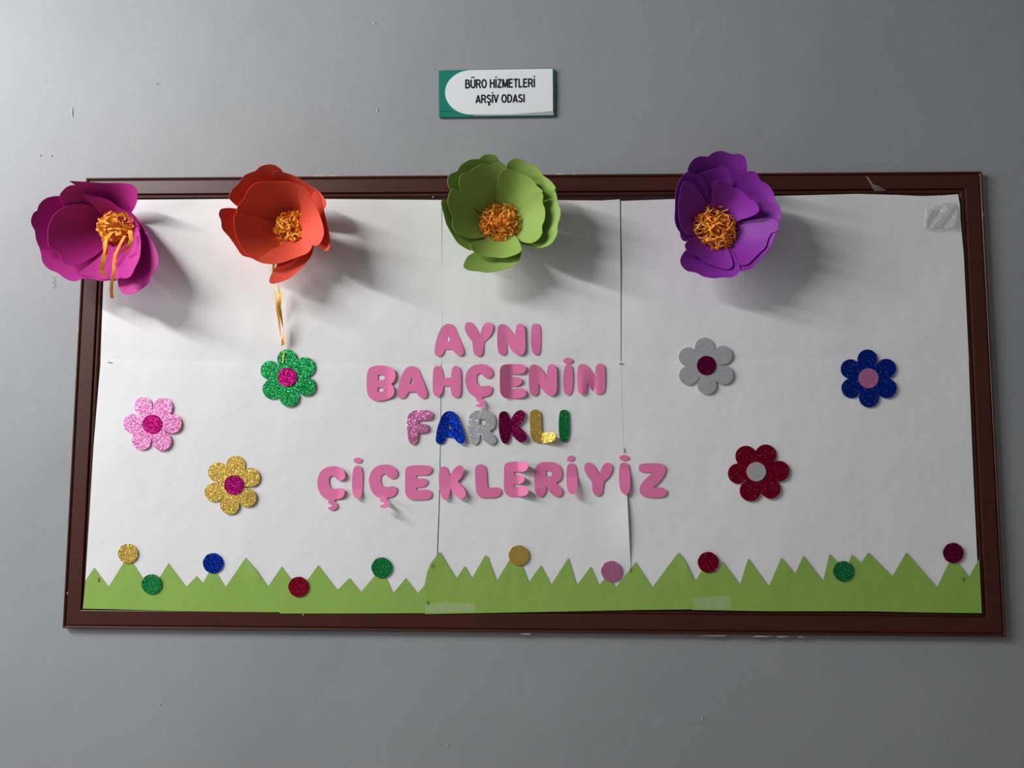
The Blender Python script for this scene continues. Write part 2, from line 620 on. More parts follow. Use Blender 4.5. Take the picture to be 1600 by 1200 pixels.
for (x, y, a, ly, lab) in (
        (684, 320.3, 0.05, .0006, 'staple at the top edge of the left paper sheet, beside the green flower'),
        (957.5, 319.3, 0.0, .001, 'staple at the top right corner of the narrow middle paper sheet'),
        (171.5, 566.2, 0.15, .0015, 'staple at the left end of the seam between the paper rows'),
        (970.5, 568.5, 0.05, .0019, 'staple at the crossing of paper seams right of the pink lettering'),
        (975.6, 704, 1.55, .0019, 'upright staple on the paper seam just above the dot of the last I'),
        (1490, 309.8, -0.1, .0006, 'staple at the top right corner of the board above the clear plastic'),
        (153.5, 906, 1.6, .003, 'upright staple in the leftmost spike of the paper grass'),
        (675.5, 884, 2.0, .006, 'slanted staple near the top of the curved grass edge left of the middle'),
        (668, 942, 1.5, .0038, 'upright staple near the foot of the curved grass edge left of the middle'),
        (1505, 905, 1.6, .0044, 'upright staple in the grass below the maroon disc at the right end'),
        (985.2, 891, 1.55, .0040, 'upright staple in the grass at the foot of the right paper seam')):
    staple(x, y, a, BASE + wave(x, y) + ly, lab)

# ------------------------------------------------------------------ cut-out letters
G = {
    'A': [[(255, 93), (200, 108), (160, 150), (125, 225), (92, 330), (76, 440), (80, 490), (105, 513), (140, 517), (175, 500), (203, 455), (212, 430, 1), (305, 430, 1), (330, 460), (365, 498), (405, 515), (440, 500), (455, 465), (450, 415), (415, 310), (375, 210), (345, 140), (310, 105)],
          [(255, 238, 1), (231, 320, 1), (279, 320, 1)]],
    'Y': [[(525, 70), (490, 85), (473, 125), (478, 175), (505, 235), (545, 295), (575, 330, 1), (578, 390), (585, 450), (610, 500), (655, 520), (695, 500), (715, 460), (722, 390), (735, 325, 1), (790, 275), (830, 215), (848, 145), (838, 100), (800, 75), (760, 78), (715, 115), (690, 180), (675, 245, 1), (645, 180), (605, 115), (565, 78)]],
    'N': [[(960, 95), (920, 115), (905, 170), (898, 250), (900, 350), (908, 440), (930, 490), (970, 506), (1010, 490), (1025, 450), (1030, 345, 1), (1075, 420), (1120, 475), (1180, 505), (1230, 495), (1262, 450), (1270, 370), (1268, 250), (1262, 150), (1240, 105), (1195, 90), (1155, 110), (1140, 170), (1133, 268, 1), (1085, 190), (1040, 130), (1000, 102)]],
    'I': [[(1405, 90), (1365, 105), (1348, 170), (1342, 270), (1345, 370), (1358, 450), (1385, 495), (1420, 502), (1450, 485), (1468, 420), (1474, 320), (1472, 200), (1462, 120), (1440, 94)]],
    'B': [[(210, 88), (140, 98), (90, 130), (68, 190), (62, 290), (66, 400), (90, 475), (150, 520), (230, 530), (320, 510), (385, 470), (408, 415), (400, 360), (370, 318, 1), (405, 280), (425, 215), (410, 150), (360, 110), (290, 92)],
          [(203, 207, 1), (255, 206), (289, 230), (285, 255), (255, 270), (203, 272, 1)], [(198, 361, 1), (250, 363), (274, 385), (268, 408), (235, 418), (198, 420, 1)]],
    'H': [[(945, 93), (905, 115), (890, 180), (887, 280), (888, 400), (905, 455), (945, 472), (985, 455), (1010, 410), (1022, 345, 1), (1108, 345, 1), (1115, 410), (1135, 470), (1180, 488), (1220, 475), (1238, 420), (1244, 300), (1240, 180), (1222, 115), (1180, 90), (1140, 108), (1120, 170), (1115, 240, 1), (1025, 238, 1), (1015, 170), (990, 110)]],
    'C': [[(235, 188), (150, 205), (80, 265), (48, 360), (55, 460), (95, 550), (155, 596), (192, 606, 1), (178, 635, 1), (190, 652), (222, 662, 1), (236, 672), (225, 688), (195, 697), (178, 713), (205, 733), (250, 732), (285, 710), (296, 680), (285, 650), (258, 626), (262, 604, 1), (320, 595), (365, 565), (385, 520), (380, 480), (350, 462), (290, 465), (235, 468), (200, 430), (190, 380), (195, 330), (235, 305), (270, 335), (310, 365), (350, 365), (385, 335), (392, 290), (370, 240), (325, 205), (280, 190)]],
    'E': [[(1220, 180), (1165, 200), (1145, 250), (1143, 350), (1143, 480), (1155, 550), (1200, 598), (1260, 608), (1380, 605), (1450, 590), (1480, 550), (1465, 500), (1420, 480), (1350, 482), (1281, 488, 1), (1281, 456, 1), (1340, 455), (1400, 435), (1428, 395), (1415, 355), (1370, 340), (1281, 337, 1), (1281, 305, 1), (1350, 302), (1430, 295), (1470, 260), (1478, 220), (1450, 185), (1400, 177), (1300, 175)]],
    'S': [[(545, 180), (505, 200), (488, 270), (480, 370), (482, 480), (500, 560), (550, 595), (590, 560), (608, 490), (615, 380), (610, 270), (595, 205), (570, 182)]],
    'F': [[(150, 38), (90, 45), (50, 80), (35, 140), (38, 230), (48, 310), (70, 345), (95, 353), (125, 330), (138, 280), (138, 245, 1), (190, 247), (230, 230), (238, 200), (225, 170), (190, 163), (140, 165, 1), (138, 130, 1), (200, 128), (250, 122), (272, 95), (265, 55), (230, 38)]],
    'R': [[(730, 38), (660, 45), (615, 85), (602, 150), (605, 240), (615, 310), (640, 345), (675, 350), (705, 310), (712, 258, 1), (745, 310), (790, 345), (830, 350), (858, 320), (850, 280), (800, 230, 1), (845, 190), (855, 130), (835, 75), (790, 45)],
          [(707, 118, 1), (738, 118), (763, 138), (755, 165), (728, 171), (707, 165, 1)]],
    'K': [[(925, 45), (895, 65), (886, 130), (888, 220), (905, 300), (930, 340), (965, 338), (985, 300), (995, 245, 1), (1030, 290), (1070, 325), (1110, 330), (1138, 305), (1138, 270), (1110, 225), (1065, 180, 1), (1105, 130), (1122, 80), (1110, 42), (1075, 35), (1030, 65), (990, 130, 1), (975, 80), (955, 50)]],
    'L': [[(1215, 30), (1180, 50), (1172, 110), (1175, 200), (1185, 280), (1215, 325), (1270, 335), (1350, 332), (1400, 310), (1415, 275), (1395, 245), (1350, 240), (1288, 245, 1), (1282, 180), (1278, 100), (1265, 50), (1240, 32)]],
    'Z': [[(1215, 208), (1175, 225), (1163, 265), (1175, 305), (1225, 322), (1348, 320, 1), (1290, 370), (1215, 445), (1178, 510), (1175, 570), (1205, 620), (1280, 648), (1380, 652), (1480, 638), (1522, 600), (1520, 555), (1480, 525), (1420, 515), (1352, 517, 1), (1420, 455), (1480, 380), (1512, 300), (1505, 250), (1470, 215), (1400, 205), (1300, 203)]],
}
M_PINK = paperish('pink_card', rgb(214, 112, 158, 222), 0.6, var=0.05, scale=25, bump=0.08, bscale=800)
GL = {
    'pink': glitter('pink_glitter', rgb(225, 125, 175, 222), (1, .85, .95, 1), 0.75),
    'blue': glitter('blue_glitter', rgb(5, 48, 165, 222), (.5, .7, 1, 1), 0.92, thr=.96),
    'silver': glitter('silver_glitter', rgb(172, 172, 175, 205), (1, 1, 1, 1), 0.5),
    'maroon': glitter('maroon_glitter', rgb(108, 5, 60, 200), (.9, .3, .5, 1), 0.92, thr=.965),
    'gold': glitter('gold_glitter', rgb(200, 165, 75, 215), (1, .95, .6, 1), 0.75),
    'green': glitter('green_glitter', rgb(10, 125, 62, 215), (.5, 1, .7, 1), 0.7, thr=.95),
    'red': glitter('red_glitter', rgb(150, 10, 46, 212), (1, .5, .5, 1), 0.92, thr=.96),
    'magenta': glitter('magenta_glitter', rgb(160, 8, 98, 222), (1, .5, .8, 1), 0.92, thr=.95),
}


def ellipse(cx, cy, rx, ry, ang=0.0, n=22):
    out = []
    for i in range(n):
        t = 2 * math.pi * i / n
        a, b = rx * math.cos(t), ry * math.sin(t)
        out.append(Vector((cx + a * math.cos(ang) - b * math.sin(ang), cy + a * math.sin(ang) + b * math.cos(ang))))
    return out


LK = [0]


def letter(g, bb, label, mat=None, lift=None, dot=None, thick=0.0004, group='pink paper letters', shear=0.0, holes=True):
    LK[0] += 1
    k = LK[0]
    src = G[g] if holes else G[g][:1]
    xs = [p[0] for p in src[0]]
    ys = [p[1] for p in src[0]]
    sx, sy = (bb[2] - bb[0]) / (max(xs) - min(xs)), (bb[3] - bb[1]) / (max(ys) - min(ys))
    mx, my = min(xs), min(ys)
    loops = []
    for lp in src:
        q = []
        for p in lp:
            y = bb[1] + (p[1] - my) * sy
            x = bb[0] + (p[0] - mx) * sx + shear * (y - (bb[1] + bb[3]) / 2)
            q.append((x, y) + tuple(p[2:]))
        loops.append(spline(q, 1.5))
    cx, cy = (bb[0] + bb[2]) / 2, (bb[1] + bb[3]) / 2
    foam = mat is not None
    rs = random.Random(k * 7)
    a1, a2, ph = rs.uniform(-1, 1), rs.uniform(-1, 1), rs.uniform(0, 6)

    def d(x, y):
        v = BASE + wave(x, y) + 0.0030 + thick
        v += 0.0006 * (1 + math.sin((x * a1 + y * a2) / 9 + ph))
        if x < cx or True:
            t = max(0, (y - cy) / 25) + max(0, (x - cx) / 25)
            v += 0.0005 * t
        if lift:
            v += lift(x, y)
        return v
    mt = mat or M_PINK
    root = empty('glitter_letter' if foam else 'paper_letter', px3(cx, cy, BASE), label, 'letter', group)
    sheet('letter_face', loops, d, thick, mt, root, step=3.5)
    if dot:
        ex, ey, rx, ry, an = dot
        sheet('letter_dot', [ellipse(ex, ey, rx, ry, an)], lambda x, y: BASE + wave(x, y) + 0.003 + 0.0004 * (x - ex + rx) / rx, thick, mt, root, step=4)


def ramp_r(x0, s):
    return lambda x, y: max(0, x - x0) * s


def ramp_b(y0, s):
    return lambda x, y: max(0, y - y0) * s


PXM = 0.00167
letter('A', (679, 506, 724.5, 556.5), 'pink paper letter A that starts the top line')
letter('Y', (726, 503.3, 770.8, 556.8), 'pink paper letter Y of the top line, its right arm lifting', lift=lambda x, y: 0.0022 * max(0, (x - 755) / 15))
letter('N', (776.7, 505.7, 821, 555), 'pink paper letter N of the top line', lift=lambda x, y: 0.0018 * abs(x - 792) / 15)
letter('I', (829.4, 505.7, 845.2, 554.6), 'pink paper letter I without dot that ends the top line')
letter('B', (572.7, 571, 618.2, 626.5), 'pink paper letter B at the left end of the second line', lift=ramp_r(606, .2 * PXM))
letter('A', (621.2, 572, 667.3, 622.8), 'pink paper letter A of the second line, between B and H')
letter('H', (676, 571.5, 720.6, 621), 'pink paper letter H of the second line, its left foot curling up', lift=lambda x, y: 0.004 * max(0, (y - 602) / 18) * (1 if x < 700 else 0.1))
letter('C', (727, 569, 770, 636), 'pink paper letter C with cedilla in the second line', lift=ramp_b(624, .5 * PXM))
letter('E', (781, 568.8, 822, 622.5), 'pink paper letter E of the second line, creased upright down its middle', lift=lambda x, y: 0.35 * PXM * abs(x - 800) * (1 if x < 800 else .35))
letter('N', (826.2, 568.8, 870.3, 618), 'pink paper letter N of the second line, between E and dotted I', lift=lambda x, y: 0.1 * PXM * abs(x - 842))
letter('S', (880, 569.4, 895.6, 618), 'pink paper dotted letter I of the second line, its flat dot touching', dot=(887.5, 563.8, 7.5, 4.8, 0))
letter('N', (901.5, 568, 946, 616.5), 'pink paper letter N that ends the second line, left foot creased', lift=lambda x, y: (0.006 - 0.3 * PXM * (abs(x - 909.5)) if x < 930 else .0) * max(0, (y - 568) / 48) * .9)
Gk = 'glitter foam letters'
letter('F', (635.8, 641.2, 676, 694.6), 'light pink glitter foam letter F starting the glitter word', GL['pink'], thick=.002, group=Gk)
letter('A', (681, 642.3, 726, 693.7), 'blue glitter foam letter A in the glitter word', GL['blue'], thick=.002, group=Gk, lift=ramp_r(700, .15 * PXM))
letter('R', (731.3, 641.4, 775, 694.4), 'silver glitter foam letter R in the glitter word', GL['silver'], thick=.002, group=Gk)
letter('K', (779.2, 641, 822.4, 692.7), 'maroon glitter foam letter K in the glitter word', GL['maroon'], thick=.002, group=Gk, lift=ramp_r(800, .12 * PXM))
letter('L', (827.8, 640, 868.8, 692), 'gold glitter foam letter L with its foot lifting, in the glitter word', GL['gold'], thick=.002, group=Gk, lift=ramp_r(848, .45 * PXM))
letter('I', (873, 640.4, 889.5, 690.4), 'green glitter foam letter I ending the glitter word', GL['green'], thick=.002, group=Gk)
letter('C', (496, 728.5, 539.4, 796.9), 'pink paper letter C with cedilla at the start of the bottom line', lift=ramp_r(528, .25 * PXM))
letter('S', (550, 727.5, 567, 779.6), 'pink paper dotted letter I in the bottom line, between the two C letters', dot=(559, 719.4, 6.8, 4.5, 0), lift=ramp_b(765, .3 * PXM))
letter('C', (576.6, 726, 621.3, 793.5), 'pink paper letter C in the bottom line, its cedilla curled forward', lift=ramp_b(777, 1.1 * PXM))
letter('E', (632.9, 726.9, 675, 781), 'pink paper letter E of the bottom line, flat, left of the K')
letter('K', (685.6, 727.3, 727.2, 780.2), 'pink paper letter K of the bottom line, its arms curling', lift=lambda x, y: .22 * PXM * max(0, y - 762) + .3 * PXM * max(0, 740 - y) * (1 if x > 705 else 0) + .15 * PXM * max(0, x - 705))
letter('L', (742.1, 725.4, 784, 778), 'pink paper letter L of the bottom line')
letter('E', (787.3, 721.3, 825.4, 776), 'pink paper letter E of the bottom line, its three arms folded forward', lift=lambda x, y: .75 * PXM * max(0, x - 810))
letter('R', (834.6, 721.6, 878.8, 776), 'pink paper letter R of the bottom line')
letter('S', (885, 723.8, 902.2, 772.5), 'pink paper dotted letter I after R in the bottom line, its foot curled up', dot=(891.8, 716.6, 6, 4.6, -.35), lift=lambda x, y: .45 * PXM * max(0, y - 745), shear=0.04)
letter('Y', (913, 722.6, 957.1, 775.4), 'pink paper letter Y of the bottom line')
letter('S', (967.2, 722.6, 984.8, 772.7), 'pink paper dotted letter I over the right paper seam, in the bottom line', dot=(975.2, 715.4, 7.7, 4.5, 0), shear=0.05, lift=ramp_b(735, .13 * PXM))
letter('Z', (998, 723.8, 1041.4, 777.8), 'pink paper letter Z that ends the bottom line')

# ------------------------------------------------------------------ glitter flowers and discs
def flower_outline(lobes, c, body=20):
    out = []
    for i in range(150):
        t = 2 * math.pi * i / 150
        ux, uy = math.cos(t), math.sin(t)
        r = body
        for (lx, ly, lr) in lobes:
            dx, dy = lx - c[0], ly - c[1]
            b = ux * dx + uy * dy
            disc = b * b - (dx * dx + dy * dy - lr * lr)
            if disc > 0:
                r = max(r, b + math.sqrt(disc))
        out.append(Vector((c[0] + ux * r, c[1] + uy * r)))
    return out


FL = [
    ('pink', 'magenta', (237.4, 662.7, 15), [(224, 635, 14.5), (254.5, 636.5, 15), (268.5, 662, 15), (252.4, 689, 15), (221, 688, 15), (207.5, 662, 15)], 'pink glitter foam flower with magenta centre, leftmost of the small flowers'),
    ('gold', 'magenta', (365.5, 757.6, 15.2), [(368, 727, 15), (391, 746, 15), (386, 777.5, 14.5), (358.7, 788.5, 15), (334.5, 769, 15), (340.5, 738, 15.5)], 'yellow gold glitter foam flower with magenta centre'),
    ('green', 'magenta', (448.8, 589, 14.8), [(448.5, 561.5, 15.5), (476.5, 573.5, 15.5), (478, 603.5, 15), (451.5, 620, 15.5), (425.5, 608, 15.5), (422, 578.5, 15)], 'green glitter foam flower with magenta centre below the orange paper flower'),
    ('silver', 'maroon', (1104, 571, 15), [(1101, 543, 15.5), (1129.4, 555, 14.8), (1130.6, 585.6, 15), (1104.5, 601, 15), (1076, 586.5, 15), (1075.5, 557.5, 15)], 'silver glitter foam flower with dark maroon centre below the purple flower'),
    ('red', 'silver', (1181.8, 737, 15), [(1165.6, 713, 16.5), (1196.5, 711, 16.5), (1217.5, 736, 16), (1204, 763.6, 15.5), (1172.4, 766.8, 16.5), (1153.5, 740, 16)], 'dark red glitter foam flower with silver centre'),
    ('blue', 'pink', (1357.2, 591, 15.5), [(1355.5, 561.5, 15.5), (1384.5, 576, 15.5), (1385.5, 606.5, 15.5), (1358, 621, 15.5), (1330.5, 606.5, 15.5), (1329, 576.5, 15.2)], 'dark blue glitter foam flower with pink centre, rightmost small flower'),
]
for cname, ccol, (cx, cy, cr), lobes, lab in FL:
    mxx = sum(l[0] for l in lobes) / 6
    myy = sum(l[1] for l in lobes) / 6
    root = empty('glitter_flower', px3(cx, cy, BASE), lab, 'foam flower', 'small glitter foam flowers')
    h = BASE + 0.0052
    sheet('flower_body', [flower_outline(lobes, (mxx, myy))], lambda x, y: h + wave(cx, cy) + 0.00003 * (x - cx + y - cy), 0.002, GL[cname], root, step=7)
    sheet('flower_centre', [ellipse(cx, cy, cr, cr, 0, 40)], lambda x, y: h + wave(cx, cy) + 0.0022 + 0.00003 * (x - cx + y - cy), 0.002, GL[ccol], root, step=7)

for (cn, x, y, r, ly, lab) in (
        ('gold', 199.5, 865, 15.3, .0052, 'yellow gold glitter disc on the second grass spike from the left'),
        ('green', 236.5, 913, 15.6, .0056, 'green glitter disc low in the grass, right of the yellow gold disc'),
        ('blue', 332.6, 880, 15.7, .0052, 'blue glitter disc on a grass spike'),
        ('red', 466.3, 917, 15.8, .0060, 'bright red glitter disc low in the grass at the left'),
        ('green', 596.2, 887, 16.0, .0058, 'green glitter disc on a grass spike left of the middle'),
        ('gold', 810.6, 867.8, 15.7, .0062, 'gold glitter disc on a grass spike near the middle'),
        ('pink', 955.3, 892.6, 16.0, .0063, 'pink glitter disc on a low grass spike'),
        ('red', 1106.6, 878.6, 16.2, .0068, 'dark red glitter disc on the grass between two spikes, right of middle'),
        ('green', 1318, 892.6, 15.8, .0068, 'green glitter disc in the grass toward the right end'),
        ('maroon', 1489.7, 864, 15.8, .0068, 'maroon glitter disc on the grass at the far right end')):
    lp = [Vector((x + r * math.cos(2 * math.pi * i / 44) * (1 + .012 * math.sin(i * .9)), y + r * math.sin(2 * math.pi * i / 44) * (1 + .012 * math.cos(i * 1.1)))) for i in range(44)]
    d0 = BASE + wave(x, y) + ly
    setp(sheet('glitter_disc', [lp], lambda a, b: d0, 0.002, GL[cn], step=7), lab, 'disc', 'round glitter discs along the grass')

# ------------------------------------------------------------------ big paper flowers
def petal_mat(name, c):
    mt = paperish(name, c, 0.55, var=0.03, scale=12, bump=0.06, bscale=600, spec=0.35)
    return mt


M_MAG = petal_mat('magenta_card', rgb(182, 38, 138, 228))
M_ORG = petal_mat('orange_red_card', rgb(218, 78, 55, 228))
M_GRN = petal_mat('leaf_green_card', rgb(128, 157, 74, 216))
M_PUR = petal_mat('purple_card', rgb(112, 34, 132, 198))
mt, N, L, P = new_mat('orange_crepe')
tc = N.new('ShaderNodeTexCoord')
nz = N.new('ShaderNodeTexNoise')
nz.inputs['Scale'].default_value = 90
L.new(tc.outputs['Object'], nz.inputs['Vector'])
rp = N.new('ShaderNodeValToRGB')
rp.color_ramp.elements[0].position = 0.35
rp.color_ramp.elements[0].color = (0.95, 0.28, 0.012, 1)
rp.color_ramp.elements[1].position = 0.65
rp.color_ramp.elements[1].color = (1.0, 0.50, 0.045, 1)
L.new(nz.outputs[0], rp.inputs[0])
L.new(rp.outputs[0], P.inputs['Base Color'])
P.inputs['Roughness'].default_value = 0.6
M_CREPE = mt
M_STRIP = paperish('yellow_crepe', (0.95, 0.56, 0.11, 1), 0.6, var=0.15, scale=120)


def petal(root, o, s, c, pts, dt, p=1.15, d0=0.024, cup=0.0, off=0.0, mat=None, Lr=None, tilt=(0, 0)):
    P2 = [(o[0] + q[0] / s, o[1] + q[1] / s) + tuple(q[2:]) for q in pts]
    far = sorted(P2, key=lambda q: -math.hypot(q[0] - c[0], q[1] - c[1]))[:5]
    ax = Vector((sum(q[0] for q in far) / 5 - c[0], sum(q[1] for q in far) / 5 - c[1]))
    Ln = Lr or max(math.hypot(q[0] - c[0], q[1] - c[1]) for q in P2)
    u = ax.normalized()

    def d(x, y):
        dx, dy = x - c[0], y - c[1]
        r = math.hypot(dx, dy) / Ln
        b = abs(u.x * dy - u.y * dx) / Ln
        return max(d0, d0 + off + (dt - d0) * r ** p + cup * b * b + tilt[0] * dx + tilt[1] * dy)
    return sheet('petal', [spline(P2, 2.0)], d, 0.0009, mat, root, step=5)


def tuft(root, c, rx, ry, dmid, dh, n, w, seed, lmin=.03, lmax=.07):
    """tangle of narrow shredded crepe paper strips"""
    rs = random.Random(seed)
    vs, fs = [], []
    ctr = px3(c[0], c[1], dmid)
    X, Zv = rx * PXM, ry * PXM
    for k in range(n):
        # start on the shell
        while True:
            a = Vector((rs.uniform(-1, 1), rs.uniform(-1, 1), rs.uniform(-1, 1)))
            if a.length < 1:
                break
        p = a.copy()
        t = Vector((rs.gauss(0, 1), rs.gauss(0, 1), rs.gauss(0, 1))).normalized()
        side = t.orthogonal().normalized()
        ln = rs.uniform(lmin, lmax)
        ns = 9
        st = ln / ns
        curl = rs.uniform(-.5, .5)
        ww = w * rs.uniform(.6, 1.25)
        s0 = len(vs)
        for i in range(ns + 1):
            q = ctr + Vector((p.x * X, -p.y * dh, p.z * Zv))
            sd = (side * ww * .5)
            vs.append(q + sd)
            vs.append(q - sd)
            t = (t + side.cross(t) * curl + Vector((rs.gauss(0, .2), rs.gauss(0, .2), rs.gauss(0, .2)))).normalized()
            if p.length > 0.92:
                t = (t - p.normalized() * max(0, t.dot(p.normalized())) * 1.5 - p * .15).normalized()
            p = p + Vector((t.x * st / X, t.y * st / dh, t.z * st / Zv))
            side = (side - t * side.dot(t)).normalized()
            side = (side + t.cross(side) * rs.uniform(-.5, .5)).normalized()
        for i in range(ns):
            fs.append((s0 + 2 * i, s0 + 2 * i + 1, s0 + 2 * i + 3, s0 + 2 * i + 2))
    return setp(mesh_obj('shredded_centre', vs, fs, M_CREPE, root, smooth=False), 'tangle of orange shredded crepe paper', kind='stuff')


def strip(root, pts, w, name='hanging_strip', mat=None, twist=0.0):
    """one dangling strip: pts (x, y, depth) down its middle"""
    vs, fs = [], []
    n = len(pts)
    P3 = []
    for i in range(n - 1):
        for j in range(4):
            t = j / 4
            a, b = pts[i], pts[i + 1]
            P3.append((px3(a[0] + (b[0] - a[0]) * t, a[1] + (b[1] - a[1]) * t, a[2] + (b[2] - a[2]) * t)))
    P3.append(px3(*pts[-1]))
    for i, q in enumerate(P3):
        th = twist * i
        sd = Vector((math.cos(th), math.sin(th), 0)) * w * .5
        vs += [q + sd + Vector((0, -.0002, 0)), q - sd + Vector((0, -.0002, 0)), q + sd + Vector((0, .0002, 0)), q - sd + Vector((0, .0002, 0))]
    for i in range(len(P3) - 1):
        a = 4 * i
        fs += [(a, a + 1, a + 5, a + 4), (a + 2, a + 6, a + 7, a + 3), (a, a + 4, a + 6, a + 2), (a + 1, a + 3, a + 7, a + 5)]
    return mesh_obj(name, vs, fs, mat or M_CREPE, root, smooth=False)


GF = 'large paper flowers along the top of the frame'
# --- green
o, s, c = (670, 225), 5.454, (783, 350)
r3 = empty('paper_flower', px3(c[0], c[1], 0.02), 'large leaf green paper flower with shredded orange centre on the top rail', 'paper flower', GF)
OUT = dict(dt=.140, p=1.3, cup=0.04)
INN = dict(dt=.138, p=1.25, cup=0.04)
petal(r3, o, s, c, [(600, 650), (400, 560), (250, 430), (185, 390), (160, 330), (175, 265), (242, 232, 1), (275, 180), (350, 135), (425, 128, 1), (470, 95), (530, 88), (575, 105), (605, 150), (660, 205), (650, 400), (630, 650)], mat=M_GRN, **OUT)
petal(r3, o, s, c, [(600, 700), (350, 420), (230, 400), (180, 465), (115, 478), (106, 510), (125, 590, 1), (150, 680), (195, 765, 1), (245, 840), (310, 885), (370, 905), (440, 860), (560, 800)], mat=M_GRN, off=-.002, **OUT)
petal(r3, o, s, c, [(665, 195), (680, 150), (740, 122), (800, 138), (835, 165, 1), (900, 180), (950, 225), (975, 270, 1), (1020, 300), (1060, 340), (1078, 385), (1000, 440), (900, 520), (700, 680), (640, 640), (640, 300), (655, 215)], mat=M_GRN, off=.002, **OUT)
petal(r3, o, s, c, [(1060, 382), (1085, 420), (1098, 490), (1120, 550), (1120, 620), (1098, 690), (1095, 760), (1060, 830), (1010, 870), (940, 885), (860, 870), (780, 840), (680, 740), (850, 600), (960, 450), (1010, 395)], mat=M_GRN, **OUT)
petal(r3, o, s, c, [(380, 925), (330, 960), (300, 1020), (298, 1050), (340, 1075), (430, 1085), (500, 1095), (600, 1080), (700, 1045), (760, 1000), (785, 950), (780, 900), (700, 780), (600, 760), (480, 860)], mat=M_GRN, dt=.12, p=.9, cup=.02)
petal(r3, o, s, c, [(620, 660), (400, 560), (340, 500), (270, 400), (258, 320), (280, 260), (345, 240, 1), (400, 195), (460, 170), (530, 182, 1), (570, 162), (605, 162), (660, 215), (640, 400)], mat=M_GRN, **INN)
petal(r3, o, s, c, [(590, 700), (430, 600), (350, 510), (260, 400), (205, 385), (175, 420), (162, 500), (178, 570), (200, 620), (202, 700), (240, 760), (310, 795), (400, 805), (480, 790), (560, 760)], mat=M_GRN, off=.002, **INN)
petal(r3, o, s, c, [(620, 660), (580, 500), (580, 400), (590, 300), (620, 235), (670, 213), (720, 225), (755, 255, 1), (820, 265), (880, 300), (915, 350), (960, 390), (970, 410), (900, 450), (800, 550), (700, 660)], mat=M_GRN, off=.003, **INN)
petal(r3, o, s, c, [(680, 720), (780, 570), (830, 490), (900, 425), (950, 408), (975, 440), (970, 500), (990, 560), (987, 640), (965, 700), (965, 760), (930, 815), (870, 845), (800, 835), (740, 800)], mat=M_GRN, off=.005, **INN)
petal(r3, o, s, c, [(600, 720), (480, 810), (385, 830), (358, 880), (400, 930), (480, 960), (560, 965), (640, 970), (720, 950), (778, 920), (787, 880), (740, 790)], mat=M_GRN, dt=.115, p=.85, cup=.03)
tuft(r3, c, 37, 36, .060, .034, 430, .0034, 3, .03, .06)

# --- purple
o, s, c = (1030, 220), 5.0, (1117, 358)
r4 = empty('paper_flower', px3(c[0], c[1], 0.02), 'large deep purple paper flower with shredded orange centre, rightmost of the big flowers', 'paper flower', GF)
petal(r4, o, s, c, [(225, 240), (235, 190), (270, 145), (320, 122), (380, 125, 1), (430, 90), (490, 80), (545, 97, 1), (580, 105), (630, 103), (670, 130), (685, 190), (680, 250), (620, 330), (500, 650), (400, 650), (270, 320)], mat=M_PUR, **OUT)
petal(r4, o, s, c, [(215, 245), (160, 310), (130, 400), (125, 520), (122, 620), (140, 680), (162, 712, 1), (172, 760), (205, 785), (300, 760), (420, 700), (430, 560), (350, 300), (270, 255)], mat=M_PUR, off=.002, **OUT)
petal(r4, o, s, c, [(590, 330), (640, 262), (700, 238), (755, 250), (795, 315, 1), (850, 345), (890, 400), (905, 465, 1), (940, 520), (953, 580), (935, 625), (850, 650), (650, 680), (470, 700), (520, 500)], mat=M_PUR, off=.001, **OUT)
petal(r4, o, s, c, [(500, 720), (640, 650), (800, 640), (915, 640), (930, 690), (905, 740), (885, 800), (840, 870), (790, 920), (740, 980), (690, 1005), (630, 1012), (560, 950), (480, 800)], mat=M_PUR, off=.001, **OUT)
petal(r4, o, s, c, [(165, 940), (175, 900), (215, 850), (300, 830), (430, 740), (560, 850), (630, 990), (610, 1040), (560, 1065), (500, 1065), (430, 1072), (350, 1060), (290, 1030), (220, 1015), (180, 980)], mat=M_PUR, dt=.12, p=.95, cup=.02)
petal(r4, o, s, c, [(265, 320), (300, 275), (350, 245), (430, 222), (500, 200), (560, 260), (560, 400), (500, 620), (430, 680), (340, 620), (260, 450)], mat=M_PUR, **INN)
petal(r4, o, s, c, [(190, 330), (165, 400), (150, 520), (165, 650), (215, 735), (300, 735), (430, 700), (420, 580), (320, 400), (250, 320)], mat=M_PUR, off=.003, **INN)
petal(r4, o, s, c, [(430, 700), (400, 550), (415, 430), (425, 340), (460, 315), (510, 325), (570, 360), (620, 380), (670, 410), (700, 450), (750, 480), (780, 525), (770, 560), (720, 590), (620, 625), (500, 700)], mat=M_PUR, off=.005, **INN)
petal(r4, o, s, c, [(450, 720), (620, 640), (720, 620), (830, 605), (900, 612), (930, 640), (925, 700), (875, 720, 1), (850, 770), (830, 830), (780, 880), (730, 930), (690, 965), (630, 970), (580, 950), (520, 880)], mat=M_PUR, off=.007, **INN)
petal(r4, o, s, c, [(430, 700), (300, 735), (215, 790), (203, 830), (240, 880), (300, 905), (350, 945), (430, 980), (500, 1000), (550, 1000), (575, 970), (560, 900), (500, 780)], mat=M_PUR, dt=.11, p=.9, cup=.03, off=.003)
tuft(r4, (1117, 358), 35, 41, .064, .034, 260, .0050, 4)
strip(r4, [(1125, 385, .06), (1130, 392, .065), (1129, 399, .067)], .006)

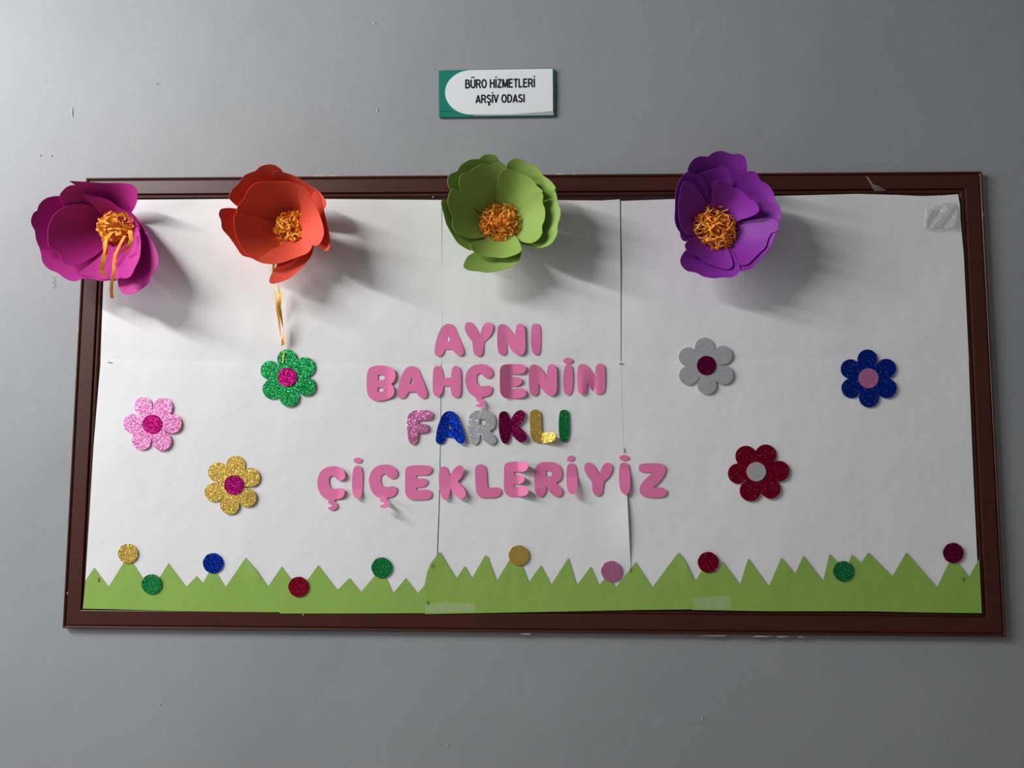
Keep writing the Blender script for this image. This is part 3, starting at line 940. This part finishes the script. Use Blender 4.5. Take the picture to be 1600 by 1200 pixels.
# --- orange red
o, s, c = (320, 240), 3.529, (458, 360)
r2 = empty('paper_flower', px3(c[0], c[1], 0.02), 'large orange red paper flower with shredded orange centre and strips hanging down', 'paper flower', GF)
petal(r2, o, s, c, [(133, 240), (150, 200), (190, 160), (220, 120), (280, 95, 1), (310, 70), (360, 60), (400, 72), (430, 105), (450, 250), (490, 400), (420, 400), (300, 350), (180, 290), (150, 265)], mat=M_ORG, dt=.15, p=1.35, cup=.04)
petal(r2, o, s, c, [(372, 115), (395, 95), (440, 105), (510, 130), (560, 165), (620, 200), (655, 240), (668, 275), (655, 308), (600, 350), (500, 430), (430, 320), (390, 200)], mat=M_ORG, dt=.14, p=1.3, cup=.03, off=.002)
petal(r2, o, s, c, [(78, 335), (92, 305), (150, 300), (190, 310), (300, 370), (470, 400), (470, 450), (330, 590), (250, 573), (205, 558), (170, 510), (135, 460), (97, 415), (90, 370)], mat=M_ORG, dt=.15, p=1.3, cup=.04)
petal(r2, o, s, c, [(595, 215), (612, 210), (640, 250), (660, 330), (680, 420), (690, 490), (685, 525), (665, 536), (640, 520), (590, 490), (500, 430), (520, 400), (560, 330)], mat=M_ORG, dt=.14, p=.9, cup=.0, off=.014)
petal(r2, o, s, c, [(355, 705), (360, 680), (380, 640), (410, 600), (480, 470), (520, 440), (590, 490), (593, 545), (560, 600), (500, 660), (460, 690), (400, 712), (367, 716)], mat=M_ORG, dt=.125, p=.9, cup=.02)
petal(r2, o, s, c, [(180, 335), (182, 290), (215, 250), (240, 200), (285, 162), (360, 155), (450, 155), (510, 170), (560, 195), (590, 250), (560, 330), (500, 430), (400, 430), (250, 390)], mat=M_ORG, dt=.145, p=1.2, cup=.04)
petal(r2, o, s, c, [(175, 330), (300, 350), (470, 410), (520, 440), (560, 510), (500, 570), (430, 600), (370, 608), (310, 600), (250, 568), (205, 520), (165, 420)], mat=M_ORG, dt=.135, p=1.15, cup=.03, off=.004)
petal(r2, o, s, c, [(512, 215), (527, 200), (560, 230), (600, 270), (630, 330), (652, 400), (655, 450), (630, 500), (595, 505), (520, 450), (510, 400), (530, 330), (520, 260)], mat=M_ORG, dt=.15, p=.8, cup=.0, off=.030)
petal(r2, o, s, c, [(480, 430), (560, 450), (590, 465), (594, 500), (570, 545), (500, 575), (430, 600), (370, 609), (298, 592), (350, 540), (420, 500)], mat=M_ORG, dt=.11, p=.6, cup=.0, off=.022)
tuft(r2, (458, 358), 32, 32, .066, .034, 230, .0048, 2, .04, .08)
tuft_extra = [((465, 352), (484, 366)), ((440, 372), (424, 376)), ((470, 372), (488, 362)), ((430, 385), (446, 374))]
for (a, b) in tuft_extra:
    strip(r2, [(a[0], a[1], .075), ((a[0] + b[0]) / 2, (a[1] + b[1]) / 2 - 2, .088), (b[0], b[1], .085)], .004, twist=.2, name='paper_strip')
strip(r2, [(432, 395, .09), (428, 412, .085), (426, 432, .07), (427, 448, .06), (431, 462, .05), (433, 480, .045), (436, 500, .04), (438, 520, .036), (440, 538, .034)], .0065, twist=.17, mat=M_STRIP)
strip(r2, [(436, 400, .09), (434, 425, .08), (434, 440, .06), (438, 460, .052), (436, 478, .046), (441, 505, .040), (444, 525, .036), (441, 539, .034)], .0095, twist=.23, mat=M_STRIP)
strip(r2, [(443, 531, .036), (445, 528, .036), (440, 540, .034)], .002, twist=.1, mat=M_STRIP)

# --- magenta
o, s, c = (30, 260), 5.0, (182, 356)
r1 = empty('paper_flower', px3(c[0], c[1], 0.02), 'large magenta paper flower hanging over the top left corner of the frame', 'paper flower', GF)
petal(r1, o, s, c, [(388, 114, 1), (520, 121), (650, 130), (800, 131), (870, 140), (912, 175), (922, 250), (905, 310), (875, 362), (820, 430), (760, 480), (650, 400), (520, 280), (448, 152, 1)], mat=M_MAG, dt=.165, p=1.35, cup=.02)
petal(r1, o, s, c, [(318, 235), (340, 190), (385, 155), (450, 148), (560, 200), (680, 300), (760, 440), (700, 520), (560, 480), (400, 380)], mat=M_MAG, dt=.15, p=1.25, cup=.03)
petal(r1, o, s, c, [(92, 425), (108, 370), (142, 343, 1), (155, 300), (200, 255), (260, 235), (320, 232), (450, 260), (650, 400), (740, 500), (650, 590), (450, 620), (250, 650), (170, 640), (135, 580), (122, 500, 1), (100, 460)], mat=M_MAG, dt=.16, p=1.3, cup=.04)
petal(r1, o, s, c, [(165, 600), (300, 560), (500, 520), (740, 500), (770, 600), (770, 780), (760, 885), (700, 890), (640, 896), (580, 880), (500, 876), (430, 896), (365, 878), (300, 832), (230, 800), (185, 750), (172, 690)], mat=M_MAG, dt=.13, p=1.0, cup=.02, off=.003)
petal(r1, o, s, c, [(760, 430), (800, 345), (880, 365), (950, 445), (1015, 540), (1065, 640), (1088, 725), (1075, 790), (1035, 850), (1010, 910), (950, 960), (880, 995), (820, 997), (785, 960), (768, 880), (770, 700), (740, 560)], mat=M_MAG, dt=.13, p=.9, cup=.0)
petal(r1, o, s, c, [(225, 560), (235, 620), (305, 675), (330, 735), (380, 768), (450, 770), (550, 725), (640, 660), (740, 540), (740, 460), (640, 360), (540, 300), (400, 300), (280, 370), (230, 470)], mat=M_MAG, dt=.155, p=1.2, cup=.04)
petal(r1, o, s, c, [(505, 230), (560, 230), (690, 260), (770, 315), (850, 370), (925, 445), (940, 500), (860, 520), (760, 500), (680, 420), (600, 330)], mat=M_MAG, dt=.12, p=.8, cup=.0, off=.004)
petal(r1, o, s, c, [(740, 520), (860, 500), (915, 470), (940, 520), (950, 610), (940, 710), (905, 790), (865, 862), (800, 870), (770, 800), (740, 650)], mat=M_MAG, dt=.155, p=.8, cup=.0, off=.008)
petal(r1, o, s, c, [(740, 560), (880, 600), (895, 650), (885, 740), (880, 800), (850, 850), (770, 878), (690, 880), (600, 860), (470, 840), (560, 760), (640, 690)], mat=M_MAG, dt=.135, p=.75, cup=.0, off=.012)
tuft(r1, (183, 358), 31, 29, .080, .040, 75, .0066, 1, .05, .12)
strip(r1, [(172, 365, .11), (164, 380, .125), (165, 392, .132), (161, 408, .14), (158, 422, .145), (163, 431, .147)], .0105, twist=.05)
strip(r1, [(195, 368, .11), (186, 385, .125), (180, 398, .135), (178, 412, .143), (177, 428, .150), (175, 440, .150), (174, 452, .147), (175, 466, .145)], .0075, twist=.028)
strip(r1, [(203, 360, .115), (205, 375, .125), (200, 386, .135), (190, 394, .138)], .010, twist=.12)
strip(r1, [(176, 362, .115), (166, 372, .125), (166, 384, .13), (165, 398, .134)], .010, twist=-.1)

# a shred that fell onto the green glitter flower
sx = empty('paper_shred', px3(443, 558, BASE + .006), 'thin yellow orange shred stuck on the top petal of the green glitter flower', 'paper shred')
strip(sx, [(441, 548, .0235), (444, 551, .0235), (442.5, 558, .0235), (442, 567, .0235)], .0035, name='shred', mat=M_STRIP)

# ------------------------------------------------------------------ crumpled clear plastic in the upper right corner
def crumple(x, y):
    v = 0.0045
    v += 0.006 * abs(math.sin(x / 8.0 + y / 11.0)) + 0.004 * abs(math.sin(y / 6.0 - x / 13.0 + 1.0)) + .002 * abs(math.sin(x / 3.1 + 2 * math.sin(y / 5)))
    e = min(x - 1441, 1502 - x, y - 316, 362 - y)
    return BASE + wave(x, y) + 0.0012 + v * max(0.1, min(1, e / 6))


pk = sheet('plastic_packet', [spline([(1446, 323, 1), (1470, 321), (1476, 316), (1494, 317, 1), (1500, 330), (1501, 359, 1), (1475, 358), (1444, 357, 1), (1443, 345)], 2.5)], crumple, 0.0002, M_CLEAR, step=2.6)
pk.data.polygons.foreach_set('use_smooth', [False] * len(pk.data.polygons))
setp(pk, 'crumpled clear plastic packet in the upper right corner of the white paper', 'plastic packet')
lp = dense([(1083, 935), (1141, 930), (1142, 951.5), (1084, 952)], 4)
setp(sheet('clear_tape', [lp], pd(0.0043), 0.0001, M_TAPE, step=8), 'clear tape strip across the foot of the paper grass at the join right of middle', 'tape')
lp = dense([(665, 944), (700, 941), (742, 944), (743, 956.5), (665, 957.5)], 4)
setp(sheet('clear_tape', [lp], lambda x, y: BASE + wave(x, y) + 0.0042, 0.0001, M_TAPE, step=8), 'clear tape strip at the foot of the grass, at the join left of middle', 'tape')
lp = dense([(166, 446), (190, 445), (191, 480), (165, 482)], 4)
setp(sheet('clear_tape', [lp], lambda x, y: BASE + wave(x, y) + 0.0031, 0.0001, M_TAPE, step=8), 'clear tape patch on the white paper below the magenta flower', 'tape')
# thin glue thread under the magenta flower
gt = empty('glue_thread', px3(83, 440, .002), 'thin shiny glue thread on the grey wall below the magenta flower', 'glue')
strip(gt, [(84, 431, .003), (82.5, 437, .003), (84, 443, .003), (82.5, 451, .003)], .0013, name='thread', mat=M_CHIP, twist=.6)

# ------------------------------------------------------------------ door sign
sg = empty('door_sign', px3(775, 145, 0), 'white and teal office name plate above the notice board', 'sign')
M_TEAL = paperish('teal_plastic', rgb(18, 108, 92, 205), 0.35, var=.02, bump=0, spec=.5)
M_INS = paperish('sign_white', rgb(208, 210, 212, 210), 0.4, var=.01, bump=0, spec=.4)
M_INK = paperish('sign_ink', (0.008, 0.008, 0.012, 1), 0.5, bump=0)
M_ALU = paperish('sign_aluminium', (0.42, 0.44, 0.44, 1), 0.35, bump=0, spec=.6)


def sgd(x, y):
    return 0.0085 + 0.0015 * (1 - ((y - 144.5) / 38) ** 2)


sheet('back_plate', [dense([(685.5, 110), (700, 109.7), (864, 106), (866.3, 110), (866.3, 181.2), (686, 183)], 5)], lambda x, y: sgd(x, y) - 0.0012, 0.006, M_TEAL, sg, step=6)
sheet('clip_edge', [dense([(740, 180.2), (864.5, 174.5), (865, 179.8), (740, 181.2)], 4)], lambda x, y: sgd(x, y) + 0.0004, 0.0018, M_ALU, sg, step=4)
sheet('clip_edge', [dense([(686.3, 172.6), (704, 172.6), (704, 174), (686.3, 174)], 4)], lambda x, y: sgd(x, y) + 0.0004, 0.0018, M_TEAL, sg, step=6)
ins = []
for i in range(33):
    t = math.pi / 2 + math.pi * i / 32
    cxx = 737 - 0
    ins.append(Vector((cxx + 41.5 * math.cos(t), 144.3 - 34.8 * math.sin(t))))
ins += [Vector(p) for p in ((800, 178.5), (864, 173.8), (863.8, 140), (863.5, 107.2), (800, 108.3))]
sheet('white_insert', [dense(ins, 3)], lambda x, y: sgd(x, y) + 0.0010, 0.0018, M_INS, sg, step=4)


def arc(cx, cy, rx, ry, a0, a1, n=10):
    return [(cx + rx * math.cos(math.radians(a0 + (a1 - a0) * i / n)), cy + ry * math.sin(math.radians(a0 + (a1 - a0) * i / n))) for i in range(n + 1)]


T = 0.092     # half stroke, cap height is 1 (y up)
GW = {
    'B': (.60, [[(.08, 0), (.08, 1)], [(.08, .925), (.32, .925)] + arc(.32, .73, .17, .195, 90, -90) + [(.08, .535)], [(.08, .535), (.34, .535)] + arc(.34, .305, .19, .23, 90, -90) + [(.08, .075)]]),
    'U': (.62, [[(.08, 1), (.08, .34)] + arc(.31, .34, .23, .265, 180, 360) + [(.54, 1)]]),
    'R': (.63, [[(.08, 0), (.08, 1)], [(.08, .925), (.34, .925)] + arc(.34, .70, .19, .225, 90, -90) + [(.08, .475)], [(.33, .475), (.43, .35), (.58, 0)]]),
    'O': (.68, [arc(.34, .5, .26, .435, 0, 360, 24)]),
    'H': (.62, [[(.08, 0), (.08, 1)], [(.54, 0), (.54, 1)], [(.08, .54), (.54, .54)]]),
    'I': (.20, [[(.10, 0), (.10, 1)]]),
    'Z': (.56, [[(.05, .925), (.50, .925)], [(.48, .90), (.07, .10)], [(.03, .075), (.53, .075)]]),
    'M': (.74, [[(.08, 0), (.08, 1)], [(.66, 0), (.66, 1)], [(.10, .97), (.37, .06)], [(.64, .97), (.37, .06)]]),
    'E': (.56, [[(.08, 0), (.08, 1)], [(.08, .925), (.52, .925)], [(.08, .53), (.48, .53)], [(.08, .075), (.53, .075)]]),
    'T': (.56, [[(.28, 0), (.28, 1)], [(.02, .925), (.54, .925)]]),
    'L': (.52, [[(.08, 0), (.08, 1)], [(.08, .075), (.50, .075)]]),
    'A': (.62, [[(.05, 0), (.31, .96)], [(.57, 0), (.31, .96)], [(.14, .28), (.48, .28)]]),
    'S': (.58, [arc(.29, .72, .20, .205, 20, 200, 8) + [(.17, .60), (.40, .45)] + arc(.29, .285, .215, .21, 20, -165, 8)]),
    'V': (.58, [[(.04, 1), (.29, .04)], [(.54, 1), (.29, .04)]]),
    'D': (.63, [[(.08, 0), (.08, 1)], [(.08, .925), (.24, .925)] + arc(.24, .5, .30, .425, 90, -90, 14) + [(.08, .075)]]),
    ' ': (.26, []),
}


def lettering(txt, x0, x1, ybase, ytop, slope):
    vs, fs = [], []
    pos, adv = [], 0.0
    for ch in txt:
        base = {'Ü': 'U', 'İ': 'I', 'Ş': 'S'}.get(ch, ch)
        pos.append((ch, base, adv))
        adv += GW[base][0] + 0.06
    adv -= 0.06
    sx, sy = (x1 - x0) / adv, ybase - ytop

    def put(x, y):
        X = x0 + x * sx
        Y = ybase - y * sy + slope * (X - x0)
        vs.append(px3(X, Y, sgd(X, Y) + 0.0014))

    def stroke(pl):
        n = len(pl)
        for i in range(n):
            a, b, c = pl[max(0, i - 1)], pl[i], pl[min(n - 1, i + 1)]
            u1 = Vector((b[0] - a[0], b[1] - a[1]))
            u2 = Vector((c[0] - b[0], c[1] - b[1]))
            u1 = u1.normalized() if u1.length > 1e-6 else u2.normalized()
            u2 = u2.normalized() if u2.length > 1e-6 else u1
            t = (u1 + u2).normalized()
            k = T / max(.5, t.dot(u1))
            put(b[0] - t.y * k, b[1] + t.x * k)
            put(b[0] + t.y * k, b[1] - t.x * k)
        s0 = len(vs) - 2 * n
        for i in range(n - 1):
            fs.append((s0 + 2 * i, s0 + 2 * i + 1, s0 + 2 * i + 3, s0 + 2 * i + 2))
    for ch, base, ad in pos:
        for pl in GW[base][1]:
            stroke([(p[0] + ad, p[1]) for p in pl])
        if ch == 'Ü':
            stroke([(ad + .19, 1.15), (ad + .19, 1.31)])
            stroke([(ad + .43, 1.15), (ad + .43, 1.31)])
        if ch == 'İ':
            stroke([(ad + .10, 1.13), (ad + .10, 1.29)])
        if ch == 'Ş':
            stroke([(ad + .29, .03), (ad + .29, -.10), (ad + .36, -.14), (ad + .33, -.24), (ad + .20, -.24)])
    mesh_obj('lettering', vs, fs, M_INK, sg, smooth=False)


lettering('BÜRO HİZMETLERİ', 726.8, 836, 138.2, 124.3, -0.018)
lettering('ARŞİV ODASI', 743.2, 820, 161.3, 148.2, -0.018)
